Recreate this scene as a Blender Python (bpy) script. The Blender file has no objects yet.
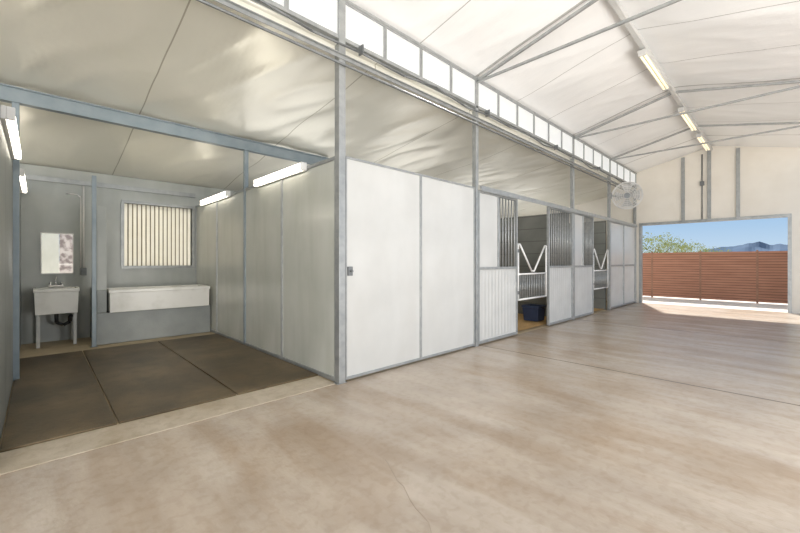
import bpy, bmesh, math, random
from mathutils import Vector, Matrix, noise as mnoise
random.seed(7)
C = bpy.context.scene.collection
R = math.radians
bpy.context.scene.view_settings.view_transform = 'Standard'
bpy.context.scene.view_settings.exposure = -.36

# ------------------------------------------------------------------ materials
def mat(name, c1, c2=None, scale=4, rough=.5, metal=0, bump=0, bscale=30, stretch=(1,1,1),
        lines=(), detail=5, spec=.5, linecol=(.1,.09,.08), coat=0, bdist=.02, streak=None, bstretch=None, ramp=(.3,.7), translucent=0):
    m = bpy.data.materials.new(name); m.use_nodes = True
    nt = m.node_tree; N = nt.nodes; L = nt.links
    b = N['Principled BSDF']
    b.inputs['Roughness'].default_value = rough
    b.inputs['Metallic'].default_value = metal
    b.inputs['Specular IOR Level'].default_value = spec
    b.inputs['Coat Weight'].default_value = coat
    tc = N.new('ShaderNodeTexCoord')
    def mapped(s):
        mp = N.new('ShaderNodeMapping'); mp.inputs['Scale'].default_value = s
        L.new(tc.outputs['Object'], mp.inputs['Vector']); return mp.outputs['Vector']
    nz = N.new('ShaderNodeTexNoise'); nz.inputs['Scale'].default_value = scale
    nz.inputs['Detail'].default_value = detail
    L.new(mapped(stretch), nz.inputs['Vector'])
    rp = N.new('ShaderNodeValToRGB')
    rp.color_ramp.elements[0].position = ramp[0]; rp.color_ramp.elements[1].position = ramp[1]
    rp.color_ramp.elements[0].color = (*c1, 1)
    rp.color_ramp.elements[1].color = (*(c2 or c1), 1)
    L.new(nz.outputs['Fac'], rp.inputs['Fac'])
    col = rp.outputs['Color']
    for (st, sc, lo, hi, tint) in (streak or ()):
        n3 = N.new('ShaderNodeTexNoise'); n3.inputs['Scale'].default_value = sc; n3.inputs['Detail'].default_value = 7
        n3.inputs['Distortion'].default_value = .4
        L.new(mapped(st), n3.inputs['Vector'])
        r3 = N.new('ShaderNodeValToRGB'); r3.color_ramp.elements[0].position = lo; r3.color_ramp.elements[1].position = hi
        r3.color_ramp.elements[0].color = (*tint, 1); r3.color_ramp.elements[1].color = (1,1,1,1)
        L.new(n3.outputs['Fac'], r3.inputs['Fac'])
        mx = N.new('ShaderNodeMix'); mx.data_type = 'RGBA'; mx.blend_type = 'MULTIPLY'; mx.inputs[0].default_value = 1
        L.new(col, mx.inputs[6]); L.new(r3.outputs['Color'], mx.inputs[7]); col = mx.outputs[2]
    if lines:
        sp = N.new('ShaderNodeSeparateXYZ'); L.new(tc.outputs['Object'], sp.inputs[0])
        for ax, off, per, wid in lines:
            a = N.new('ShaderNodeMath'); a.operation = 'SUBTRACT'; a.inputs[1].default_value = off - per/2
            L.new(sp.outputs[ax], a.inputs[0])
            w = N.new('ShaderNodeMath'); w.operation = 'FLOORED_MODULO'; w.inputs[1].default_value = per
            L.new(a.outputs[0], w.inputs[0])
            s = N.new('ShaderNodeMath'); s.operation = 'SUBTRACT'; s.inputs[1].default_value = per/2
            L.new(w.outputs[0], s.inputs[0])
            ab = N.new('ShaderNodeMath'); ab.operation = 'ABSOLUTE'; L.new(s.outputs[0], ab.inputs[0])
            lt = N.new('ShaderNodeMath'); lt.operation = 'LESS_THAN'; lt.inputs[1].default_value = wid/2
            L.new(ab.outputs[0], lt.inputs[0])
            mx = N.new('ShaderNodeMix'); mx.data_type = 'RGBA'
            L.new(lt.outputs[0], mx.inputs[0]); L.new(col, mx.inputs[6]); mx.inputs[7].default_value = (*linecol, 1)
            col = mx.outputs[2]
    L.new(col, b.inputs['Base Color'])
    if bump:
        n2 = N.new('ShaderNodeTexNoise'); n2.inputs['Scale'].default_value = bscale; n2.inputs['Detail'].default_value = 4
        L.new(mapped(bstretch or stretch), n2.inputs['Vector'])
        bp = N.new('ShaderNodeBump'); bp.inputs['Strength'].default_value = bump; bp.inputs['Distance'].default_value = bdist
        L.new(n2.outputs['Fac'], bp.inputs['Height']); L.new(bp.outputs['Normal'], b.inputs['Normal'])
    if translucent:
        t = N.new('ShaderNodeBsdfTranslucent'); L.new(col, t.inputs[0])
        ms = N.new('ShaderNodeMixShader'); ms.inputs[0].default_value = translucent
        L.new(b.outputs[0], ms.inputs[1]); L.new(t.outputs[0], ms.inputs[2])
        L.new(ms.outputs[0], N['Material Output'].inputs[0])
    return m

def emis(name, c, s, base=(.9,.9,.88)):
    m = bpy.data.materials.new(name); m.use_nodes = True
    b = m.node_tree.nodes['Principled BSDF']
    b.inputs['Base Color'].default_value = (*base, 1)
    b.inputs['Emission Color'].default_value = (*c, 1); b.inputs['Emission Strength'].default_value = s
    b.inputs['Roughness'].default_value = .4
    return m

def pane_mat(name):
    m = bpy.data.materials.new(name); m.use_nodes = True
    nt = m.node_tree; N = nt.nodes; L = nt.links
    out = N['Material Output']; N.remove(N['Principled BSDF'])
    t = N.new('ShaderNodeBsdfTranslucent'); t.inputs[0].default_value = (.70,.70,.69,1)
    d = N.new('ShaderNodeBsdfDiffuse'); d.inputs[0].default_value = (.74,.74,.73,1)
    e = N.new('ShaderNodeEmission'); e.inputs[0].default_value = (1,.995,.98,1); e.inputs[1].default_value = .3  # added glow, standing in for daylight coming through the panes
    m1 = N.new('ShaderNodeMixShader'); m1.inputs[0].default_value = .35
    L.new(t.outputs[0], m1.inputs[1]); L.new(d.outputs[0], m1.inputs[2])
    ad = N.new('ShaderNodeAddShader'); L.new(m1.outputs[0], ad.inputs[0]); L.new(e.outputs[0], ad.inputs[1])
    L.new(ad.outputs[0], out.inputs[0])
    return m

M = dict(
 floor=mat('concrete floor', (.475,.395,.315), (.605,.52,.43), scale=2.6, rough=.27, bump=.1, bscale=40, stretch=(1.2,.7,1), detail=12, ramp=(.3,.7),
           streak=(((2.4,.4,1),1.3,.38,.55,(.885,.84,.79)), ((1,.9,1),.75,.38,.48,(.89,.845,.79)), ((1,1,1),16,.38,.52,(.925,.91,.89)), ((9,.5,1),1.2,.36,.58,(.945,.93,.91))),
           lines=((0,4.95,1000,.032),(0,8.73,1000,.028),(0,12.5,1000,.028)), linecol=(.19,.15,.11)),
 curb=mat('curb concrete', (.49,.415,.31), (.59,.51,.405), scale=5, rough=.75, bump=.2, bscale=40, detail=9, streak=(((1,1,1),1.3,.38,.5,(.80,.76,.69)),((1,1,1),14,.38,.5,(.90,.885,.86)))),
 bayfloor=mat('bay concrete', (.44,.35,.22), (.58,.48,.33), scale=3, rough=.6),
 crack=mat('crack', (.35,.28,.21), (.39,.315,.24), scale=8, rough=.9),
 ground=mat('desert ground', (.68,.61,.52), (.77,.71,.63), scale=1.5, rough=.9),
 mat_=mat('rubber mat', (.064,.043,.019), (.175,.125,.062), scale=1.7, rough=.42, bump=.2, bscale=60, detail=10, streak=(((1,.5,1),1.6,.36,.52,(.62,.57,.50)),((1,1,1),9,.36,.5,(.82,.80,.76)))),
 ceilu=mat('white roof insulation', (.86,.865,.865), (.90,.90,.90), scale=1.2, rough=.3, metal=0, bump=.22, bscale=1.2, bdist=.08, bstretch=(1.5,.6,1),
           lines=((0,2.33,1.26,.016),(0,4.86,3.78,.05)), linecol=(.47,.47,.46)),
 ceill=mat('vinyl roof insulation', (.71,.695,.615), (.78,.765,.69), scale=.9, rough=.33, metal=.32, bump=.24, bscale=1.1, bdist=.08, bstretch=(1.4,.7,1),
           lines=((0,.95,1.9,.014),), linecol=(.40,.38,.31), coat=.08),
 steel=mat('galvanized steel', (.305,.32,.32), (.40,.41,.41), scale=12, rough=.42, metal=.45),
 steeld=mat('dull grey steel', (.14,.15,.155), (.21,.22,.225), scale=10, rough=.45, metal=.4),
 bluesteel=mat('blue grey painted beam', (.215,.265,.295), (.275,.32,.35), scale=6, rough=.38, metal=.2),
 whitebar=mat('white painted steel', (.74,.735,.72), (.80,.795,.78), scale=8, rough=.35),
 panel=mat('off white panel', (.52,.52,.505), (.59,.59,.575), scale=1.6, rough=.3, streak=(((1,1,.35),1.4,.35,.6,(.93,.925,.915)),)),
 kick=mat('corrugated white panel', (.52,.52,.505), (.59,.59,.575), scale=3, rough=.4),
 greyp=mat('grey green panel', (.495,.505,.455), (.585,.59,.54), scale=1.3, rough=.22, streak=(((1,1.5,.3),2,.35,.6,(.88,.88,.86)),)),
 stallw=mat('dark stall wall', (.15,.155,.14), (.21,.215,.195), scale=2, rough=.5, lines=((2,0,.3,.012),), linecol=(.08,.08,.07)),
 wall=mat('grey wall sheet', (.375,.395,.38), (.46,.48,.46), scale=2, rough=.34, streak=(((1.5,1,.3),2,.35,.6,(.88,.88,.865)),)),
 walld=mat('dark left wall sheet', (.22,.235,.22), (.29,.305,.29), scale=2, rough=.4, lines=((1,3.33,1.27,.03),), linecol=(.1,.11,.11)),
 tan=mat('tan gable sheet', (.77,.725,.645), (.83,.79,.715), scale=2, rough=.5),
 block=mat('grey painted masonry', (.27,.29,.285), (.34,.36,.355), scale=3, rough=.45, bump=.2, bscale=40),
 plastic=mat('white plastic', (.72,.71,.66), (.84,.83,.79), scale=5, rough=.3, detail=8, ramp=(.25,.5)),
 legs=mat('grey plastic leg', (.50,.50,.48), (.58,.58,.56), scale=5, rough=.4),
 black=mat('black plastic', (.015,.015,.016), (.03,.03,.03), scale=6, rough=.4),
 chrome=mat('chrome', (.75,.75,.76), (.8,.8,.8), scale=6, rough=.12, metal=1),
 mirror=mat('mirror glass', (.86,.87,.86), (.86,.87,.86), scale=1, rough=.02, metal=1),
 cream=mat('cream slats', (.93,.90,.81), (.96,.935,.86), scale=5, rough=.5, translucent=.7),
 brownscreen=mat('brown screen', (.19,.15,.105), (.26,.21,.155), scale=5, rough=.8, translucent=.25),
 bluetub=mat('navy tub', (.018,.028,.06), (.028,.042,.085), scale=6, rough=.45),
 shav=mat('wood shavings', (.44,.26,.095), (.64,.42,.19), scale=40, rough=.9, bump=.8, bscale=60),
 door=mat('mottled mauve grey door', (.20,.165,.16), (.52,.48,.46), scale=5, rough=.5, detail=8, ramp=(.42,.58)),
 fence=mat('rust brown slats', (.26,.118,.072), (.345,.17,.11), scale=3, rough=.7, stretch=(1,.4,3)),
 fencep=mat('fence steel', (.19,.095,.06), (.26,.14,.09), scale=5, rough=.7),
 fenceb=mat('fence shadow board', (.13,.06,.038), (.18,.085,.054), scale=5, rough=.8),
 leaf=mat('desert foliage', (.17,.20,.065), (.30,.33,.13), scale=3, rough=.8, translucent=.3),
 trunk=mat('bark', (.16,.13,.08), (.24,.2,.13), scale=8, rough=.9),
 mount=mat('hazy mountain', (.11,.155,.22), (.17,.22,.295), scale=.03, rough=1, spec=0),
 tube=emis('fluorescent tube', (1,.92,.78), 10),
 tubew=emis('warm fluorescent tube', (1,.87,.60), 1.2, (.7,.62,.45)),
 pane=pane_mat('translucent pane'),
)

# ------------------------------------------------------------------ helpers
def box(bm, x0,x1,y0,y1,z0,z1):
    vs = [bm.verts.new((x,y,z)) for x in (x0,x1) for y in (y0,y1) for z in (z0,z1)]
    for f in ((0,1,3,2),(4,6,7,5),(0,4,5,1),(2,3,7,6),(0,2,6,4),(1,5,7,3)):
        bm.faces.new([vs[i] for i in f])
def cyl(bm, p0, p1, r, n=12, r2=None):
    p0 = Vector(p0); p1 = Vector(p1); d = p1-p0
    q = d.to_track_quat('Z','Y'); r2 = r if r2 is None else r2
    a=[];b=[]
    for i in range(n):
        t=2*math.pi*i/n; v=Vector((math.cos(t),math.sin(t),0))
        a.append(bm.verts.new(p0+q@(v*r))); b.append(bm.verts.new(p1+q@(v*r2)))
    for i in range(n):
        j=(i+1)%n; f=bm.faces.new((a[i],a[j],b[j],b[i])); f.smooth=True
    bm.faces.new(a[::-1]); bm.faces.new(b)
def bar(bm, p0, p1, w, h):
    p0=Vector(p0);p1=Vector(p1); d=(p1-p0).normalized()
    s = d.cross(Vector((0,0,1)))
    s = s.normalized() if s.length>1e-4 else Vector((1,0,0))
    u = s.cross(d).normalized()
    ring=lambda p:[bm.verts.new(p+s*a*w/2+u*b*h/2) for a,b in ((-1,-1),(1,-1),(1,1),(-1,1))]
    a=ring(p0);b=ring(p1)
    for i in range(4):
        j=(i+1)%4; bm.faces.new((a[i],a[j],b[j],b[i]))
    bm.faces.new(a[::-1]); bm.faces.new(b)
def path(bm, pts, r, n=10):
    for a,b in zip(pts[:-1],pts[1:]): cyl(bm,a,b,r,n)
def torus(bm, Rr, r, n=40, m=8, z=0):
    rows=[]
    for i in range(n):
        t=2*math.pi*i/n
        rows.append([bm.verts.new(((Rr+r*math.cos(2*math.pi*k/m))*math.cos(t),(Rr+r*math.cos(2*math.pi*k/m))*math.sin(t),z+r*math.sin(2*math.pi*k/m))) for k in range(m)])
    for i in range(n):
        for k in range(m):
            f=bm.faces.new((rows[i][k],rows[(i+1)%n][k],rows[(i+1)%n][(k+1)%m],rows[i][(k+1)%m])); f.smooth=True
def B(): return bmesh.new()
def obj(name, bm, m, parent=None, bevel=0):
    if parent is not None:
        bmesh.ops.translate(bm, vec=-Vector(parent['_o']), verts=bm.verts[:])
    bmesh.ops.recalc_face_normals(bm, faces=bm.faces[:])
    me = bpy.data.meshes.new(name); bm.to_mesh(me); bm.free()
    me.materials.append(M[m])
    o = bpy.data.objects.new(name, me); C.objects.link(o)
    if parent is not None:
        o.parent = parent
        o['_o'] = parent['_o']
    else: o['_o'] = (0,0,0)
    if bevel:
        md=o.modifiers.new('b','BEVEL'); md.width=bevel; md.segments=2; md.limit_method='ANGLE'
    return o
def tag(o, label, cat, group=None):
    o['label']=label; o['category']=cat
    if group: o['group']=group
    return o
def thing(name, label, cat, loc, group=None):
    o = bpy.data.objects.new(name, None); C.objects.link(o)
    o.location = loc; o['_o'] = loc; o.empty_display_size=.1
    return tag(o,label,cat,group)
def struct(name, bm, m, parent=None, bevel=0):
    o = obj(name, bm, m, parent, bevel)
    if parent is None: o['kind']='structure'
    return o
def basin(x0,x1,y0,y1,z0,z1,tp,th,rim):
    bm=B()
    def rect(i,z): return [bm.verts.new((x,y,z)) for x,y in ((x0+i,y0+i),(x1-i,y0+i),(x1-i,y1-i),(x0+i,y1-i))]
    rs=[rect(tp,z0),rect(rim,z1-.05),rect(0,z1-.05),rect(0,z1),rect(rim+th,z1),rect(tp+th,z0+th)]
    bm.faces.new(rs[0]); bm.faces.new(rs[-1])
    for A,D in zip(rs[:-1],rs[1:]):
        for i in range(4): bm.faces.new((A[i],A[(i+1)%4],D[(i+1)%4],D[i]))
    return bm

# ------------------------------------------------------------------ layout numbers (metres)
YF = 3.33          # plane of the stall fronts
YB = 8.40          # back wall
XL, XP = -.20, 2.33   # wash bay
P = 1.26           # front module
xk = lambda k: XP + P*k
XE = 13.75         # far end wall
TOP = 2.45
YR = 1.46          # ridge
YO = -.23          # other eave
low = lambda y: 3.60 - .149*(y-YF)

# ------------------------------------------------------------------ setting
bm=B(); box(bm,-5,XE+.1,-5,YF,-.15,0); fl=struct('floor',bm,'floor')
bm=B(); pts=[(1.64,1.83),(1.60,1.74),(1.58,1.70),(1.53,1.60),(1.52,1.54),(1.46,1.43),(1.43,1.36),(1.40,1.24),(1.33,1.15),(1.31,1.05)]
for (a,b),(c,d) in zip(pts[:-1],pts[1:]): bar(bm,(a,b,.0004),(c,d,.0004),.0028,.002)
obj('crack',bm,'crack',fl)
bm=B(); box(bm,-5,XP,YF,YB,-.15,-.004); struct('floor_wash_bay',bm,'bayfloor')
bm=B(); box(bm,XP,XE,YF,YB,-.15,-.002); struct('floor_stalls',bm,'bayfloor')
bm=B(); box(bm,-5,XP-.06,YF+.006,YF+.375,-.05,.004); struct('trim_1',bm,'curb')
bm=B(); box(bm,-1500,1500,-1500,1500,-.3,-.16)
struct('ground',bm,'ground')
bm=B(); box(bm,XE+.1,30,-12,14,-.16,-.01); struct('ground_yard',bm,'ground')

def sheet(name, m, x0, x1, pts, nx, seed, amp, cre):
    bm=B(); rows=[]
    for i in range(nx+1):
        x=x0+(x1-x0)*i/nx; row=[]
        for (y,z,a) in pts:
            dz = mnoise.noise(Vector((x*.8+seed,y*.7,seed)))*amp
            w = mnoise.noise(Vector((x*1.7+.9*y+seed,y*.5-.5*x,seed+4)))
            dz -= max(0,.35-abs(w))**1.5*cre*4
            w2 = mnoise.noise(Vector((x*3.6-1.7*y+seed,y*1.1+.6*x,seed+9)))
            dz -= max(0,.25-abs(w2))*cre*.3
            row.append(bm.verts.new((x,y,z+dz*a)))
        rows.append(row)
    for i in range(nx):
        for j in range(len(pts)-1):
            f=bm.faces.new((rows[i][j],rows[i+1][j],rows[i+1][j+1],rows[i][j+1])); f.smooth=True
    o=struct(name,bm,m)
    md=o.modifiers.new('s','SOLIDIFY'); md.thickness=.02; md.offset=0
    return o
n=64
sheet('ceiling', 'ceill', -5, XE, [(YF+(8.7-YF)*i/n, low(YF+(8.7-YF)*i/n)+.04, min(1,i/6,(n-i)/6)) for i in range(n+1)], 360, 3.1, .05, .025)
n=24
up=[(YF+.15+(YR-YF-.15)*i/n, 4.14+(4.61-4.14)*i/n, min(1,.2+i/6,.3+(n-i)/6)) for i in range(n+1)]
up+=[(YR+(YO-.4-YR)*i/n, 4.61-(4.61-4.11)*i/n, 1) for i in range(1,n+1)]
sheet('ceiling_aisle', 'ceilu', -5, XE+.1, up, 360, 8.3, .028, .011)
# loose hanging edge of the insulation below the high windows
bm=B(); prev=None
for i in range(380):
    x=-5+(XE+5-.05)*i/379
    zb=3.555+.035*mnoise.noise(Vector((x*1.9,3,1)))+.02*mnoise.noise(Vector((x*6,5,1)))
    yy=YF+.035+.015*mnoise.noise(Vector((x*4,9,1)))
    cur=[bm.verts.new((x,YF+.04,3.665)),bm.verts.new((x,yy,3.60)),bm.verts.new((x,yy-.004,zb))]
    if prev:
        for a in range(2): bm.faces.new((prev[a],cur[a],cur[a+1],prev[a+1])).smooth=True
    prev=cur
struct('trim_3',bm,'ceill')

# back wall with window hole
wx0,wx1,wz0,wz1 = 1.12,2.24,1.23,2.38
bm=B()
box(bm,-5,wx0,YB,YB+.08,-.05,2.86); box(bm,wx1,XE,YB,YB+.08,-.05,2.86)
box(bm,wx0,wx1,YB,YB+.08,-.05,wz0); box(bm,wx0,wx1,YB,YB+.08,wz1,2.86)
struct('wall_back',bm,'wall')
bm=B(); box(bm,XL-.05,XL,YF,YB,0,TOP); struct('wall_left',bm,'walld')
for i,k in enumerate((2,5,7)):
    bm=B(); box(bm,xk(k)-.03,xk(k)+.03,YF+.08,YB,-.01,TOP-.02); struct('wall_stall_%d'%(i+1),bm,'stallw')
# end wall : stalls side up to the roof, gable over the doorway, jamb strip
bm=B()
def prism(prof,x0,x1):
    a=[bm.verts.new((x0,y,z)) for y,z in prof]; b=[bm.verts.new((x1,y,z)) for y,z in prof]
    bm.faces.new(a); bm.faces.new(b[::-1]); n=len(prof)
    for i in range(n):
        j=(i+1)%n; bm.faces.new((a[i],a[j],b[j],b[i]))
prism([(YF-.1,-.05),(YB,-.05),(YB,low(YB)+.03),(YF+.1,3.62),(YF-.1,3.62)],XE,XE+.08)
prism([(YF+.1,2.47),(YF+.1,4.13),(YR,4.60),(YO-.4,4.12),(YO-.4,2.47)],XE+.002,XE+.078)
box(bm,XE,XE+.08,-1.6,-.12,-.05,2.47)
struct('wall_far',bm,'tan')
bm=B(); box(bm,XE-.03,XE+.1,-.12,-.05,0,2.47); box(bm,XE-.03,XE+.1,YF-.17,YF-.1,0,2.47); box(bm,XE-.04,XE+.1,-.12,YF-.1,2.45,2.53)
struct('door_1',bm,'steel')
# opposite side of the aisle, behind the viewer (seen in the mirror)
bm=B(); box(bm,-5,.62,-4.6,-4.55,0,2.6); box(bm,1.75,4,-4.6,-4.55,0,2.6); struct('wall_right',bm,'greyp')
bm=B(); box(bm,.63,1.74,-4.595,-4.57,0,1.2)
box(bm,.63,1.74,-4.595,-4.57,1.22,2.6)
struct('door_2',bm,'door')

# back window with slats
bm=B()
for (x0,x1,z0,z1) in ((wx0-.04,wx1+.04,wz0-.05,wz0),(wx0-.04,wx1+.04,wz1,wz1+.05),(wx0-.05,wx0,wz0,wz1),(wx1,wx1+.04,wz0,wz1)):
    box(bm,x0,x1,YB-.03,YB+.05,z0,z1)
w=struct('window_1',bm,'steel')
nb=16; pw=(wx1-wx0)/nb
bm=B()
for i in range(nb):
    cx=wx0+pw*(i+.5); box(bm,cx-.025,cx+.025,YB+.06,YB+.08,wz0,wz1)
obj('slats',bm,'cream',w)
bm=B()
for i in range(nb+1):
    cx=wx0+pw*i; box(bm,max(wx0,cx-pw/2+.024),min(wx1,cx+pw/2-.024),YB+.077,YB+.081,wz0,wz1)
obj('screen',bm,'brownscreen',w)

# clerestory
nwin=20
for i in range(nwin):
    x0=1.07+.63*i; x1=x0+.63
    bm=B(); f=.018; z0,z1=3.70,4.11
    box(bm,x0+.002,x0+.002+f,YF-.03,YF+.03,z0,z1); box(bm,x1-.002-f,x1-.002,YF-.03,YF+.03,z0,z1)
    box(bm,x0+.002+f,x1-.002-f,YF-.03,YF+.03,z0,z0+f); box(bm,x0+.002+f,x1-.002-f,YF-.03,YF+.03,z1-f,z1)
    w=struct('window_%d'%(i+2),bm,'steel')
    bm=B(); box(bm,x0+.002+f,x1-.002-f,YF-.014,YF-.006,z0+f,z1-f); obj('pane',bm,'pane',w)
bm=B(); box(bm,-5,XE,YF-.035,YF+.05,3.675,3.70); box(bm,-5,XE,YF-.035,YF+.05,4.11,4.14); box(bm,-5,1.07,YF-.02,YF+.02,3.7,4.11)
struct('trim_2',bm,'steel')

# ------------------------------------------------------------------ steelwork
def post(x,y,z1,label,w=.09,m='steel',group='tall galvanized posts along the stall fronts'):
    bm=B(); box(bm,x-w/2,x+w/2,y-w/2,y+w/2,.008,z1); box(bm,x-w/2-.02,x+w/2+.02,y-w/2-.0,y+w/2+.0,.0,.008)
    return tag(obj('steel_post',bm,m,bevel=.006),label,'post',group)
post(XP,YF,4.1,'tall grey steel corner post where the wash bay meets the white panels',.085)
post(xk(2),YF,4.1,'tall grey steel post between the plain white panels and the first stall',.07)
post(xk(5),YF,4.1,'tall grey steel post between the two grilled panels past the first open stall',.07)
post(xk(7),YF,4.1,'tall grey steel post beside the far open stall, under the fan',.07)
post(XE-.09,YF,4.1,'tall grey steel post at the far end of the stall row by the doorway',.07)
bm=B(); box(bm,-5,XE,YF-.055,YF-.047,3.46,3.50); box(bm,-5,XE,YF-.085,YF-.055,3.494,3.50)
tag(obj('eave_angle',bm,'steel'),'long galvanized angle running below the row of high windows','beam')
bm=B(); cyl(bm,(-5,YF-.065,3.40),(XE,YF-.065,3.40),.014,8)
tag(obj('eave_rod',bm,'steeld'),'thin dark rod strung along the post line just under the galvanized eave angle','rod')
bm=B(); xs=[-5+i*.63 for i in range(30)]; xs=[x for x in xs if x<XE-.1]
pz=[3.61-.045*(i%2)-.02*math.sin(i*1.7) for i in range(len(xs))]
path(bm,[(x,YF-.10,z) for x,z in zip(xs,pz)],.012,8)
for x,z in zip(xs[::4],pz[::4]): box(bm,x-.008,x+.008,YF-.11,YF-.034,z,3.69)
tag(obj('cable_run',bm,'steeld'),'dark thin cable running along the eave above the stalls, beneath the high windows','cable')
bm=B(); y=5.87; z=low(y)-.095
box(bm,-3,XP+1.5,y-.006,y+.006,z-.085,z+.085); box(bm,-3,XP+1.5,y-.045,y+.045,z+.073,z+.085); box(bm,-3,XP+1.5,y-.045,y+.045,z-.085,z-.073)
tag(obj('roof_beam',bm,'bluesteel'),'blue grey steel beam spanning the wash bay under its ceiling','beam')
post(XP,5.87,z-.085,'short-topped grey post rising from the wash bay partition to the blue grey beam',.06,'bluesteel','wash bay support posts')
post(XL+.02,5.87,z-.085,'grey post on the left wall of the wash bay carrying the beam',.06,'bluesteel','wash bay support posts')
post(.61,7.36,2.62,'slim grey post at the left end of the grey masonry base in the wash bay',.055,'bluesteel','wash bay support posts')
bm=B(); box(bm,XL+.02,XP-.04,YB-.06,YB-.01,2.61,2.69); tag(obj('wall_rail',bm,'steel'),'galvanized rail along the top of the back wall of the wash bay','rail')
bm=B(); box(bm,-5,XE,YR-.03,YR+.03,4.46,4.54); tag(obj('ridge_beam',bm,'kick'),'long pale ridge beam at the peak of the aisle roof','beam')
TL=['nearest','middle','farthest']
for i,k in enumerate((2,5,7)):
    x=xk(k)
    t=thing('roof_truss',TL[i]+' of the three steel trusses spanning the aisle roof','truss',(x,YR,4.08),'aisle roof trusses')
    bm=B(); bar(bm,(x,YF-.04,4.09),(x,YR,4.51),.03,.038); obj('rafter',bm,'steel',t)
    bm=B(); bar(bm,(x,YO-.2,4.09),(x,YR,4.51),.03,.038); obj('rafter',bm,'steel',t)
    bm=B(); bar(bm,(x,YF-.04,4.07),(x,YO-.2,4.07),.03,.032); obj('tie_bar',bm,'steel',t)
for lab,y in (('left',2.10),('middle',1.50),('right',.89)):
    bm=B(); box(bm,XE-.06,XE-.002,y-.04,y+.04,2.53,4.55-.25*abs(y-YR)); tag(obj('wall_stud',bm,'steel'),lab+' of the three grey studs on the tan gable above the doorway','stud','gable studs')
bm=B(); cyl(bm,(XE-.03,1.66,2.53),(XE-.03,1.66,4.4),.015); box(bm,XE-.06,XE-.001,1.61,1.71,3.5,3.62)
tag(obj('conduit',bm,'steeld'),'thin electrical conduit with a box beside the middle gable stud','conduit')

# ------------------------------------------------------------------ partition panels of the wash bay (right side)
dy=(YB-YF-.05)/4
names=['nearest the aisle','second from the aisle','third from the aisle','deepest, beside the barred window']
for i in range(4):
    y0=YF+.05+dy*i; y1=y0+dy
    t=thing('partition_panel','grey green wash bay partition panel '+names[i],'wall panel',(XP,(y0+y1)/2,0),'wash bay partition panels')
    bm=B(); f=.025; a,b=XP-.025,XP+.025
    box(bm,a,b,y0+.004,y0+f,.0,TOP); box(bm,a,b,y1-f,y1-.004,.0,TOP)
    box(bm,a,b,y0+f,y1-f,.0,.05); box(bm,a,b,y0+f,y1-f,TOP-.04,TOP); obj('frame',bm,'steel',t,.004)
    bm=B(); box(bm,XP-.012,XP+.012,y0+f,y1-f,.05,TOP-.04); obj('sheet',bm,'greyp',t)

# ------------------------------------------------------------------ tack room panels
def tack(x0,x1,label,latch):
    t=thing('front_panel',label,'wall panel',((x0+x1)/2,YF,0),'plain white front panels')
    f=.016; a,b=YF-.025,YF+.02
    bm=B(); box(bm,x0,x0+f,a,b,.02,TOP); box(bm,x1-f,x1,a,b,.02,TOP); box(bm,x0+f,x1-f,a,b,.02,.05); box(bm,x0+f,x1-f,a,b,TOP-.025,TOP)
    obj('frame',bm,'steel',t,.004)
    bm=B(); box(bm,x0+f,x1-f,YF-.012,YF+.012,.05,TOP-.025); obj('sheet',bm,'panel',t)
    if latch:
        bm=B(); box(bm,x0+.025,x0+.085,YF-.035,YF-.012,1.15,1.25); cyl(bm,(x0+.055,YF-.035,1.2),(x0+.055,YF-.07,1.2),.014)
        obj('latch',bm,'steeld',t,.003)['label']='small grey latch at waist height'
tack(XP+.06,xk(1)-.003,'plain off-white panel with a small latch, beside the wash bay corner',True)
tack(xk(1)+.003,xk(2)-.05,'narrower plain off-white panel without a latch, left of the first stall',False)

# ------------------------------------------------------------------ stall fronts
def corr(bm,x0,x1,y,z0,z1,pitch=.10,dep=.004):
    n=int((x1-x0)/pitch*4); prev=None
    prof=[0,0,1,1]
    for i in range(n+1):
        x=x0+(x1-x0)*i/n; yy=y-dep*prof[i%4]
        cur=[bm.verts.new((x,yy,z0)),bm.verts.new((x,yy,z1)),bm.verts.new((x,y+.02,z0)),bm.verts.new((x,y+.02,z1))]
        if prev:
            bm.faces.new((prev[0],cur[0],cur[1],prev[1])); bm.faces.new((prev[2],prev[3],cur[3],cur[2]))
            bm.faces.new((prev[1],cur[1],cur[3],prev[3])); bm.faces.new((prev[0],prev[2],cur[2],cur[0]))
        else: bm.faces.new((cur[0],cur[1],cur[3],cur[2]))
        prev=cur
    bm.faces.new((prev[0],prev[2],prev[3],prev[1]))
def stall(x0,x1,label,split,top=2.42):
    t=thing('stall_front',label,'stall front',((x0+x1)/2,YF,0),'grilled stall fronts')
    f=.03; a,b=YF-.03,YF+.02; mz=1.2
    xs=x0+f+(x1-x0-2*f)*split
    bm=B(); box(bm,x0,x0+f,a,b,.02,top); box(bm,x1-f,x1,a,b,.02,top)
    for z0,z1 in ((.02,.06),(mz-.022,mz+.022),(top-.04,top)): box(bm,x0+f,x1-f,a,b,z0,z1)
    if 0<split<1: box(bm,xs-.016,xs+.016,a,b,mz+.022,top-.04)
    obj('frame',bm,'steel',t,.004)
    bm=B(); corr(bm,x0+f,x1-f,YF,.06,mz-.022)
    obj('kick_panel',bm,'kick',t)
    if split>0:
        bm=B(); box(bm,x0+f,xs-(.016 if split<1 else 0),YF-.01,YF+.01,mz+.022,top-.04); obj('upper_panel',bm,'panel',t)
    if split<1:
        s=xs+(.016 if split>0 else 0); bm=B(); n=max(3,int((x1-f-s)/.085))
        for i in range(n):
            cx=s+(x1-f-s)*(i+.5)/n; cyl(bm,(cx,YF-.005,mz+.022),(cx,YF-.005,top-.04),.0125,8)
        obj('grille',bm,'steel',t)
stall(xk(2)+.05,xk(3),'stall front with plain upper half and bars, just left of the near open stall',.48)
stall(xk(4),xk(5)-.045,'fully barred stall front with pale lower panel, right of the near open stall',0)
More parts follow.
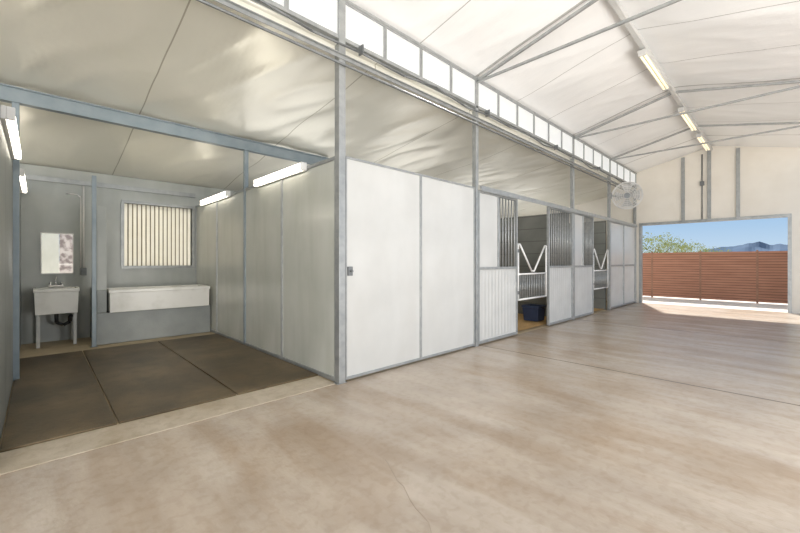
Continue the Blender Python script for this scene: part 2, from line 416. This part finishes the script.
stall(xk(5)+.045,xk(6),'stall front left of the far open stall, partly plain and partly barred above',.45)
stall(xk(7)+.045,xk(8),'plain-topped stall front just right of the far open stall',1)
stall(xk(8)+.01,XE-.14,'last plain-topped stall front, next to the bright doorway',1)
bm=B(); box(bm,xk(2)+.05,XE-.14,YF-.075,YF-.043,2.425,2.48); box(bm,xk(2)+.05,XE-.14,YF-.08,YF-.075,2.40,2.48)
for a in (xk(2)+.6,xk(4)+.6,xk(5)+.6,xk(7)+.6,xk(8)+.6): box(bm,a-.03,a+.03,YF-.043,YF-.028,2.40,2.43)
tag(obj('door_track',bm,'steel'),'galvanized track running along the top of the stall fronts','track')

def yoke(x0,x1,label):
    t=thing('yoke_gate',label,'stall gate',((x0+x1)/2,YF,.6),'white yoke gates')
    r=.017; z0,zt,zv=.62,1.62,1.13; y=YF; cx=(x0+x1)/2; a=x0+.06; b=x1-.06
    bm=B()
    path(bm,[(a,y,z0),(a,y,zt)],r); path(bm,[(b,y,z0),(b,y,zt)],r)
    path(bm,[(a,y,z0),(b,y,z0)],r); path(bm,[(a,y,zv-.05),(b,y,zv-.05)],r)
    obj('frame',bm,'whitebar',t)
    bm=B(); path(bm,[(a,y,zt),(a+.06,y,zt),(cx-.05,y,zv),(cx+.05,y,zv),(b-.06,y,zt),(b,y,zt)],r); obj('yoke',bm,'whitebar',t)
    bm=B(); n=15
    for i in range(1,n+1):
        x=a+(b-a)*i/(n+1); cyl(bm,(x,y,z0),(x,y,zv-.05),.009,8)
    obj('bars',bm,'steel',t)
    for z in (.75,1.5):
        bm=B(); box(bm,x0,a,y-.02,y+.02,z-.03,z+.03); obj('hinge',bm,'steeld',t)
yoke(xk(3)+.01,xk(4)-.01,'white yoke gate with a dipped top in the near stall opening')
yoke(xk(6)+.01,xk(7)-.05,'white yoke gate with a dipped top in the far stall opening')
for i,(a,b,l) in enumerate(((xk(2)+.05,xk(5)-.05,'tan wood shavings on the floor of the near open stall'),(xk(5)+.05,xk(7)-.05,'tan wood shavings on the floor of the far open stall'))):
    bm=B(); rows=[]
    for ix in range(31):
        rows.append([bm.verts.new((a+(b-a)*ix/30,YF+.1+(YB-YF-.12)*iy/40,.02+.015*mnoise.noise(Vector((ix*.7,iy*.7,i*9))))) for iy in range(41)])
    for ix in range(30):
        for iy in range(40): bm.faces.new((rows[ix][iy],rows[ix+1][iy],rows[ix+1][iy+1],rows[ix][iy+1]))
    o=tag(obj('wood_shavings',bm,'shav'),l,'bedding'); o['kind']='stuff'
# blue square tub
tx,ty,tz=7.74,3.80,.035
t=thing('feed_tub','dark blue squarish plastic tub on the floor inside the near open stall','tub',(tx,ty,tz))
obj('body',basin(tx-.195,tx+.195,ty-.195,ty+.195,tz,tz+.33,.04,.015,.015),'bluetub',t,.02)
for s in (-1,1):
    bm=B(); path(bm,[(tx-.07,ty+s*.19,.345),(tx-.05,ty+s*.225,.32),(tx+.05,ty+s*.225,.32),(tx+.07,ty+s*.19,.345)],.008,8); obj('handle',bm,'black',t)

# ------------------------------------------------------------------ fan
fc=Vector((11.47,2.98,3.10)); q=Vector((-.96,-.27,-.06)).to_track_quat('Z','Y'); FS=.87
t=thing('drum_fan','round pale drum fan mounted high on the post above the far stalls','fan',tuple(fc))
def fanpart(name,bm,m):
    bmesh.ops.transform(bm,matrix=Matrix.Translation(fc)@q.to_matrix().to_4x4()@Matrix.Scale(FS,4),verts=bm.verts[:]); return obj(name,bm,m,t)
bm=B(); n=40
for ra,rb,z0,z1 in ((.42,.40,-.10,.10),):
    o0=[bm.verts.new((ra*math.cos(2*math.pi*i/n),ra*math.sin(2*math.pi*i/n),z0)) for i in range(n)]
    o1=[bm.verts.new((ra*math.cos(2*math.pi*i/n),ra*math.sin(2*math.pi*i/n),z1)) for i in range(n)]
    i0=[bm.verts.new((rb*math.cos(2*math.pi*i/n),rb*math.sin(2*math.pi*i/n),z0)) for i in range(n)]
    i1=[bm.verts.new((rb*math.cos(2*math.pi*i/n),rb*math.sin(2*math.pi*i/n),z1)) for i in range(n)]
    for i in range(n):
        j=(i+1)%n
        for A,D in ((o0,o1),(o1,i1),(i1,i0),(i0,o0)): bm.faces.new((A[i],A[j],D[j],D[i]))
fanpart('drum',bm,'whitebar')
for nm,z in (('front_grille',.11),('rear_grille',-.11)):
    bm=B()
    for rr in (.10,.16,.22,.28,.34,.385,.415): torus(bm,rr,.0065,36,6,z)
    for i in range(16):
        a=2*math.pi*i/16; cyl(bm,(.08*math.cos(a),.08*math.sin(a),z),(.41*math.cos(a),.41*math.sin(a),z),.0055,6)
    fanpart(nm,bm,'whitebar')
for i in range(4):
    bm=B(); a=math.pi/2*i; vs=[]
    for r in (.05,.2,.37):
        for w in (-.5,.5):
            tt=a+w*(.9); vs.append((r*math.cos(tt),r*math.sin(tt),w*.09))
    v=[bm.verts.new(p) for p in vs]; v2=[bm.verts.new((p[0],p[1],p[2]+.006)) for p in vs]
    for s in (v,v2):
        bm.faces.new((s[0],s[1],s[3],s[2])); bm.faces.new((s[2],s[3],s[5],s[4]))
    for i0,i1 in ((0,1),(1,3),(3,5),(5,4),(4,2),(2,0)): bm.faces.new((v[i0],v[i1],v2[i1],v2[i0]))
    fanpart('blade',bm,'kick')
bm=B(); cyl(bm,(0,0,-.09),(0,0,.11),.085,20); fanpart('motor',bm,'steeld')
bm=B(); path(bm,[(xk(7)+.04,YF-.06,3.10),(xk(7)+.14,3.22,3.10),tuple(fc+q@Vector((0,0,-.10)))],.016); box(bm,xk(7)-.04,xk(7)+.06,YF-.055,YF-.041,3.02,3.18)
obj('bracket',bm,'steel',t)

# ------------------------------------------------------------------ lights
def light_y(x,y0,y1,z,side,label):
    t=thing('fluorescent_light',label,'light fixture',(x,(y0+y1)/2,z),'wash bay wall lights')
    bm=B(); s=side
    xs=sorted((x,x+s*.03)); box(bm,xs[0],xs[1],y0,y1,z-.05,z+.05); obj('housing',bm,'whitebar',t,.006)
    for dz in (-.026,.026):
        bm=B(); cyl(bm,(x+s*.055,y0+.03,z+dz),(x+s*.055,y1-.03,z+dz),.019); obj('tube',bm,'tube',t)
    for yy in (y0,y1-.03):
        bm=B(); xs=sorted((x+s*.03,x+s*.078)); box(bm,xs[0],xs[1],yy,yy+.03,z-.047,z+.047); obj('end_cap',bm,'whitebar',t,.004)
light_y(XP-.023,3.98,5.36,2.44,-1,'bright strip light atop the partition, nearer the aisle')
light_y(XP-.023,6.45,7.85,2.44,-1,'bright strip light atop the partition, beside the barred window')
light_y(XL-.002,3.98,5.5,2.40,1,'strip light on the left wall nearer the camera')
light_y(XL-.002,6.5,8.1,2.40,1,'strip light on the left wall above the sink corner')
for lab,xc in (('nearest',7.15),('middle',10.1),('farthest',12.3)):
    L_=1.6; z=4.37
    t=thing('fluorescent_light',lab+' of the three strip lights hung under the ridge beam','light fixture',(xc,YR,z),'aisle ridge lights')
    bm=B(); box(bm,xc-L_/2,xc+L_/2,YR-.055,YR+.055,z,z+.045)
    for dx in (-.5,.5): box(bm,xc+dx-.01,xc+dx+.01,YR-.01,YR+.01,z+.045,4.46)
    obj('housing',bm,'kick',t,.004)
    for d in (-.026,.026):
        bm=B(); cyl(bm,(xc-L_/2+.04,YR+d,z-.02),(xc+L_/2-.04,YR+d,z-.02),.016); obj('tube',bm,'tubew',t)
    for xx in (xc-L_/2,xc+L_/2-.04):
        bm=B(); box(bm,xx,xx+.04,YR-.048,YR+.048,z-.042,z); obj('end_cap',bm,'kick',t,.004)

# ------------------------------------------------------------------ mats
mx=[(XL+.01,.452,'left'),(.464,1.382,'middle'),(1.394,XP-.035,'right')]
for a,b,l in mx:
    bm=B(); box(bm,a,b,YF+.385,7.08,0,.018)
    tag(obj('rubber_mat',bm,'mat_',bevel=.005),{'left':'dark brown rubber mat beside the left wall, below the sink','middle':'dark brown rubber mat in the middle of the wash bay floor','right':'dark brown rubber mat along the grey green partition'}[l],'mat','wash bay mats')

# ------------------------------------------------------------------ trough and base
bm=B(); box(bm,.61+.03,XP-.03,7.45,YB-.002,0,.50); box(bm,.645,.775,7.45,YB-.002,.5,.86)
tag(obj('masonry_base',bm,'block',bevel=.01),'grey painted masonry base carrying the long white trough','base')
bm=B(); box(bm,.645,.775,7.46,7.50,.861,2.18); box(bm,.641,.655,7.455,7.505,.861,2.18)
tag(obj('stub_panel',bm,'wall',bevel=.004),'narrow upright grey panel beside the slim post, left of the trough','wall panel')
x0,x1,y0,y1=.79,2.27,7.36,8.02
t=thing('trough','long white plastic trough on the grey base below the barred window','trough',((x0+x1)/2,(y0+y1)/2,.50))
obj('basin',basin(x0,x1,y0,y1,.502,.86,.016,.02,.01),'plastic',t,.012)
bm=B(); cyl(bm,(1.5,7.7,.524),(1.5,7.7,.53),.03); obj('drain',bm,'chrome',t)

# ------------------------------------------------------------------ utility sink
x0,x1,y0,y1=-.06,.47,7.78,8.32
t=thing('utility_sink','freestanding white plastic utility sink on legs under the mirror','sink',((x0+x1)/2,(y0+y1)/2,0))
obj('basin',basin(x0,x1,y0,y1,.50,.89,.022,.02,.012),'plastic',t,.014)
for xx in (x0+.055,x1-.055):
    for yy in (y0+.06,y1-.06):
        bm=B(); s=.022
        box(bm,xx-s,xx+s,yy-s,yy+s,0,.53); obj('leg',bm,'legs',t,.005)
cx=(x0+x1)/2
bm=B(); path(bm,[(cx,8.05,.50),(cx,8.05,.34),(cx+.08,8.05,.29),(cx+.16,8.05,.34),(cx+.16,8.05,.41),(cx+.2,8.38,.41)],.026); obj('drain_pipe',bm,'black',t)
bm=B(); box(bm,cx-.09,cx+.09,y1-.06,y1-.01,.89,.92); path(bm,[(cx,y1-.035,.92),(cx,y1-.035,1.03),(cx,y1-.08,1.07),(cx,y1-.19,1.06),(cx,y1-.2,1.02)],.011)
for s in (-.07,.07): cyl(bm,(cx+s,y1-.035,.92),(cx+s,y1-.035,.97),.016)
obj('faucet',bm,'chrome',t)
for dx,nm in ((-.07,'supply_hose'),(.07,'supply_hose')):
    bm=B(); path(bm,[(cx+dx,y1-.005,.88),(cx+dx,8.36,.7),(cx+dx,8.385,.5)],.008,8); obj(nm,bm,'steeld',t)

# mirror
t=thing('mirror','rectangular mirror hung on the grey wall above the sink','mirror',(.215,YB,1.43))
bm=B(); box(bm,.02,.43,YB-.03,YB-.001,1.10,1.78); obj('backing',bm,'whitebar',t,.004)
bm=B(); box(bm,.035,.415,YB-.034,YB-.0295,1.115,1.765); obj('glass',bm,'mirror',t)
# conduit and switch box
t=thing('wall_conduit','thin grey conduit with outlet box between the mirror and the slim post','conduit',(.56,YB,1.0))
bm=B(); cyl(bm,(.555,YB-.02,1.2),(.555,YB-.02,2.6),.014); obj('pipe',bm,'whitebar',t)
bm=B(); box(bm,.515,.595,YB-.055,YB-.001,1.07,1.2); obj('outlet_box',bm,'steeld',t,.005)
bm=B(); path(bm,[(.33,YB-.02,2.45),(.47,YB-.02,2.45),(.52,YB-.02,2.40),(.52,YB-.02,1.2)],.01); obj('pipe',bm,'whitebar',t)

# ------------------------------------------------------------------ outside
ys=[-2.22,-.81,.61,2.03,3.44,4.85,6.26]; XF=16.4
t=thing('slat_fence','rust brown horizontal slat fence beyond the open doorway','fence',(XF,2,0))
for y in ys:
    bm=B(); box(bm,XF-.03,XF+.04,y-.025,y+.025,-.01,1.68); obj('fence_post',bm,'fencep',t)
for a,b in zip(ys[:-1],ys[1:]):
    bm=B(); n=19
    for i in range(n):
        z=.03+1.63*i/n; box(bm,XF-.018,XF+.004,a+.026,b-.026,z,z+.064)
    obj('slat_panel',bm,'fence',t)
    bm=B(); box(bm,XF+.006,XF+.012,a+.026,b-.026,.03,1.64); obj('gap_shade_board',bm,'fenceb',t)  # added dark board, its colour paints the shade in the slat gaps
trees=[(22.5,4.75,2.75,'low bushy desert tree at the left edge of the doorway view'),(26,4.55,2.75,'rounded desert tree behind the fence, second from the left'),(29.5,4.15,2.6,'small desert tree behind the fence, third from the left'),(35,3.7,2.3,'distant low desert tree nearest the mountain')]
for x,y,h,l in trees:
    t=thing('desert_tree',l,'tree',(x,y,-.16),'desert trees beyond the fence')
    bm=B(); cyl(bm,(x,y,-.16),(x+.1,y,h*.45),.09,8,.06)
    for i in range(5):
        a=i*1.25; cyl(bm,(x+.1,y,h*.4),(x+.1+.8*math.cos(a),y+.8*math.sin(a),h*.75),.04,6,.015)
    obj('trunk',bm,'trunk',t)
    bm=B()
    for i in range(2300):
        v=Vector((random.gauss(0,1),random.gauss(0,1),random.gauss(0,1))).normalized()*random.uniform(.4,1)**.6
        k=1+.5*mnoise.noise(v*2.5+Vector((x,y,0)))
        p=Vector((x+v.x*1.1*k,y+v.y*1.1*k,h*.66+v.z*h*.34*k)); s=random.uniform(.03,.075)
        d=[Vector((random.uniform(-s,s),random.uniform(-s,s),random.uniform(-s,s))) for _ in range(3)]
        bm.faces.new([bm.verts.new(p+e) for e in d])
    obj('foliage',bm,'leaf',t)
# mountains : ridge far away
bm=B(); X=620; rows=[]
hp=[(-260,4),(-160,9),(-90,14),(-40,18),(-4,21),(10,22),(21,25),(30,24),(44,21),(58,20),(72,17),(88,12),(110,8),(140,5),(320,3)]
def hh(y):
    for (a,ha),(b,hb) in zip(hp[:-1],hp[1:]):
        if a<=y<=b:
            return ha+(hb-ha)*(y-a)/(b-a)+2.2*mnoise.noise(Vector((y*.12,1,0)))
    return 3
ny=200
for i in range(ny+1):
    y=-260+580*i/ny; H=hh(y)
    rows.append([bm.verts.new((X-60+60*s+8*mnoise.noise(Vector((y*.05,s*3,5))),y,-1+(H+1)*s**1.2+ (3*mnoise.noise(Vector((y*.07,s*4,2))) if 0<s<1 else 0))) for s in (0,.2,.4,.6,.8,1)]+[bm.verts.new((X+80,y,-1))])
for i in range(ny):
    for j in range(6): bm.faces.new((rows[i][j],rows[i+1][j],rows[i+1][j+1],rows[i][j+1]))
struct('mountains',bm,'mount')

# ------------------------------------------------------------------ light
w=bpy.data.worlds.new('World'); bpy.context.scene.world=w; w.use_nodes=True
nt=w.node_tree; bg=nt.nodes['Background']
tc=nt.nodes.new('ShaderNodeTexCoord'); sp=nt.nodes.new('ShaderNodeSeparateXYZ'); rp=nt.nodes.new('ShaderNodeValToRGB')
nt.links.new(tc.outputs['Generated'],sp.inputs[0]); nt.links.new(sp.outputs[2],rp.inputs[0]); nt.links.new(rp.outputs[0],bg.inputs[0])
e=rp.color_ramp.elements
e[0].position=0; e[0].color=(.64,.79,.93,1); e[1].position=1; e[1].color=(.38,.48,.65,1)
x=e.new(.10); x.color=(.38,.60,.87,1)
x=e.new(.3); x.color=(.38,.51,.72,1)
bg.inputs[1].default_value=1.2
sd=bpy.data.lights.new('sun','SUN'); sd.energy=11; sd.angle=R(3.0); sd.color=(1,.975,.93)
so=bpy.data.objects.new('sun',sd); C.objects.link(so); so.location=(0,0,20)
so.rotation_euler=(-Vector((.85,.36,.86))).to_track_quat('-Z','Y').to_euler()
def area(name,loc,target,size,power,col=(1,.985,.96)):
    d=bpy.data.lights.new(name,'AREA'); d.energy=power; d.shape='SQUARE'; d.size=size; d.color=col
    o=bpy.data.objects.new(name,d); C.objects.link(o); o.location=loc
    o.rotation_euler=(Vector(target)-Vector(loc)).to_track_quat('-Z','Y').to_euler()
area('fill_light',(-2.5,-2.0,3.0),(6,3.5,2.2),2.0,140)  # unseen fill light, added to brighten the stall fronts
area('fill_light',(3.0,-2.6,1.0),(7.5,2.0,4.5),2.0,350)  # unseen fill, added to lift the aisle roof
area('fill_light',(-1.6,-2.4,.9),(.9,5.8,3.3),1.4,260,(1,.96,.89))  # unseen fill, added to lighten the wash bay and its ceiling
for x in (3.6,6.7,9.9,12.4): area('stall_fill',(x,6.3,1.9),(x,5.9,4),2.0,27)  # fills hidden behind the stall fronts, added to brighten the low ceiling

# ------------------------------------------------------------------ camera
cd=bpy.data.cameras.new('camera'); cam=bpy.data.objects.new('camera',cd); C.objects.link(cam)
cam.location=(0,0,1.30); cam.rotation_euler=(R(90),0,R(-44.1))
cd.sensor_width=36; cd.lens=373/800*36; cd.shift_y=-4.5/800; cd.clip_start=.02; cd.clip_end=4000
bpy.context.scene.camera=cam
for o in C.objects:
    if '_o' in o: del o['_o']
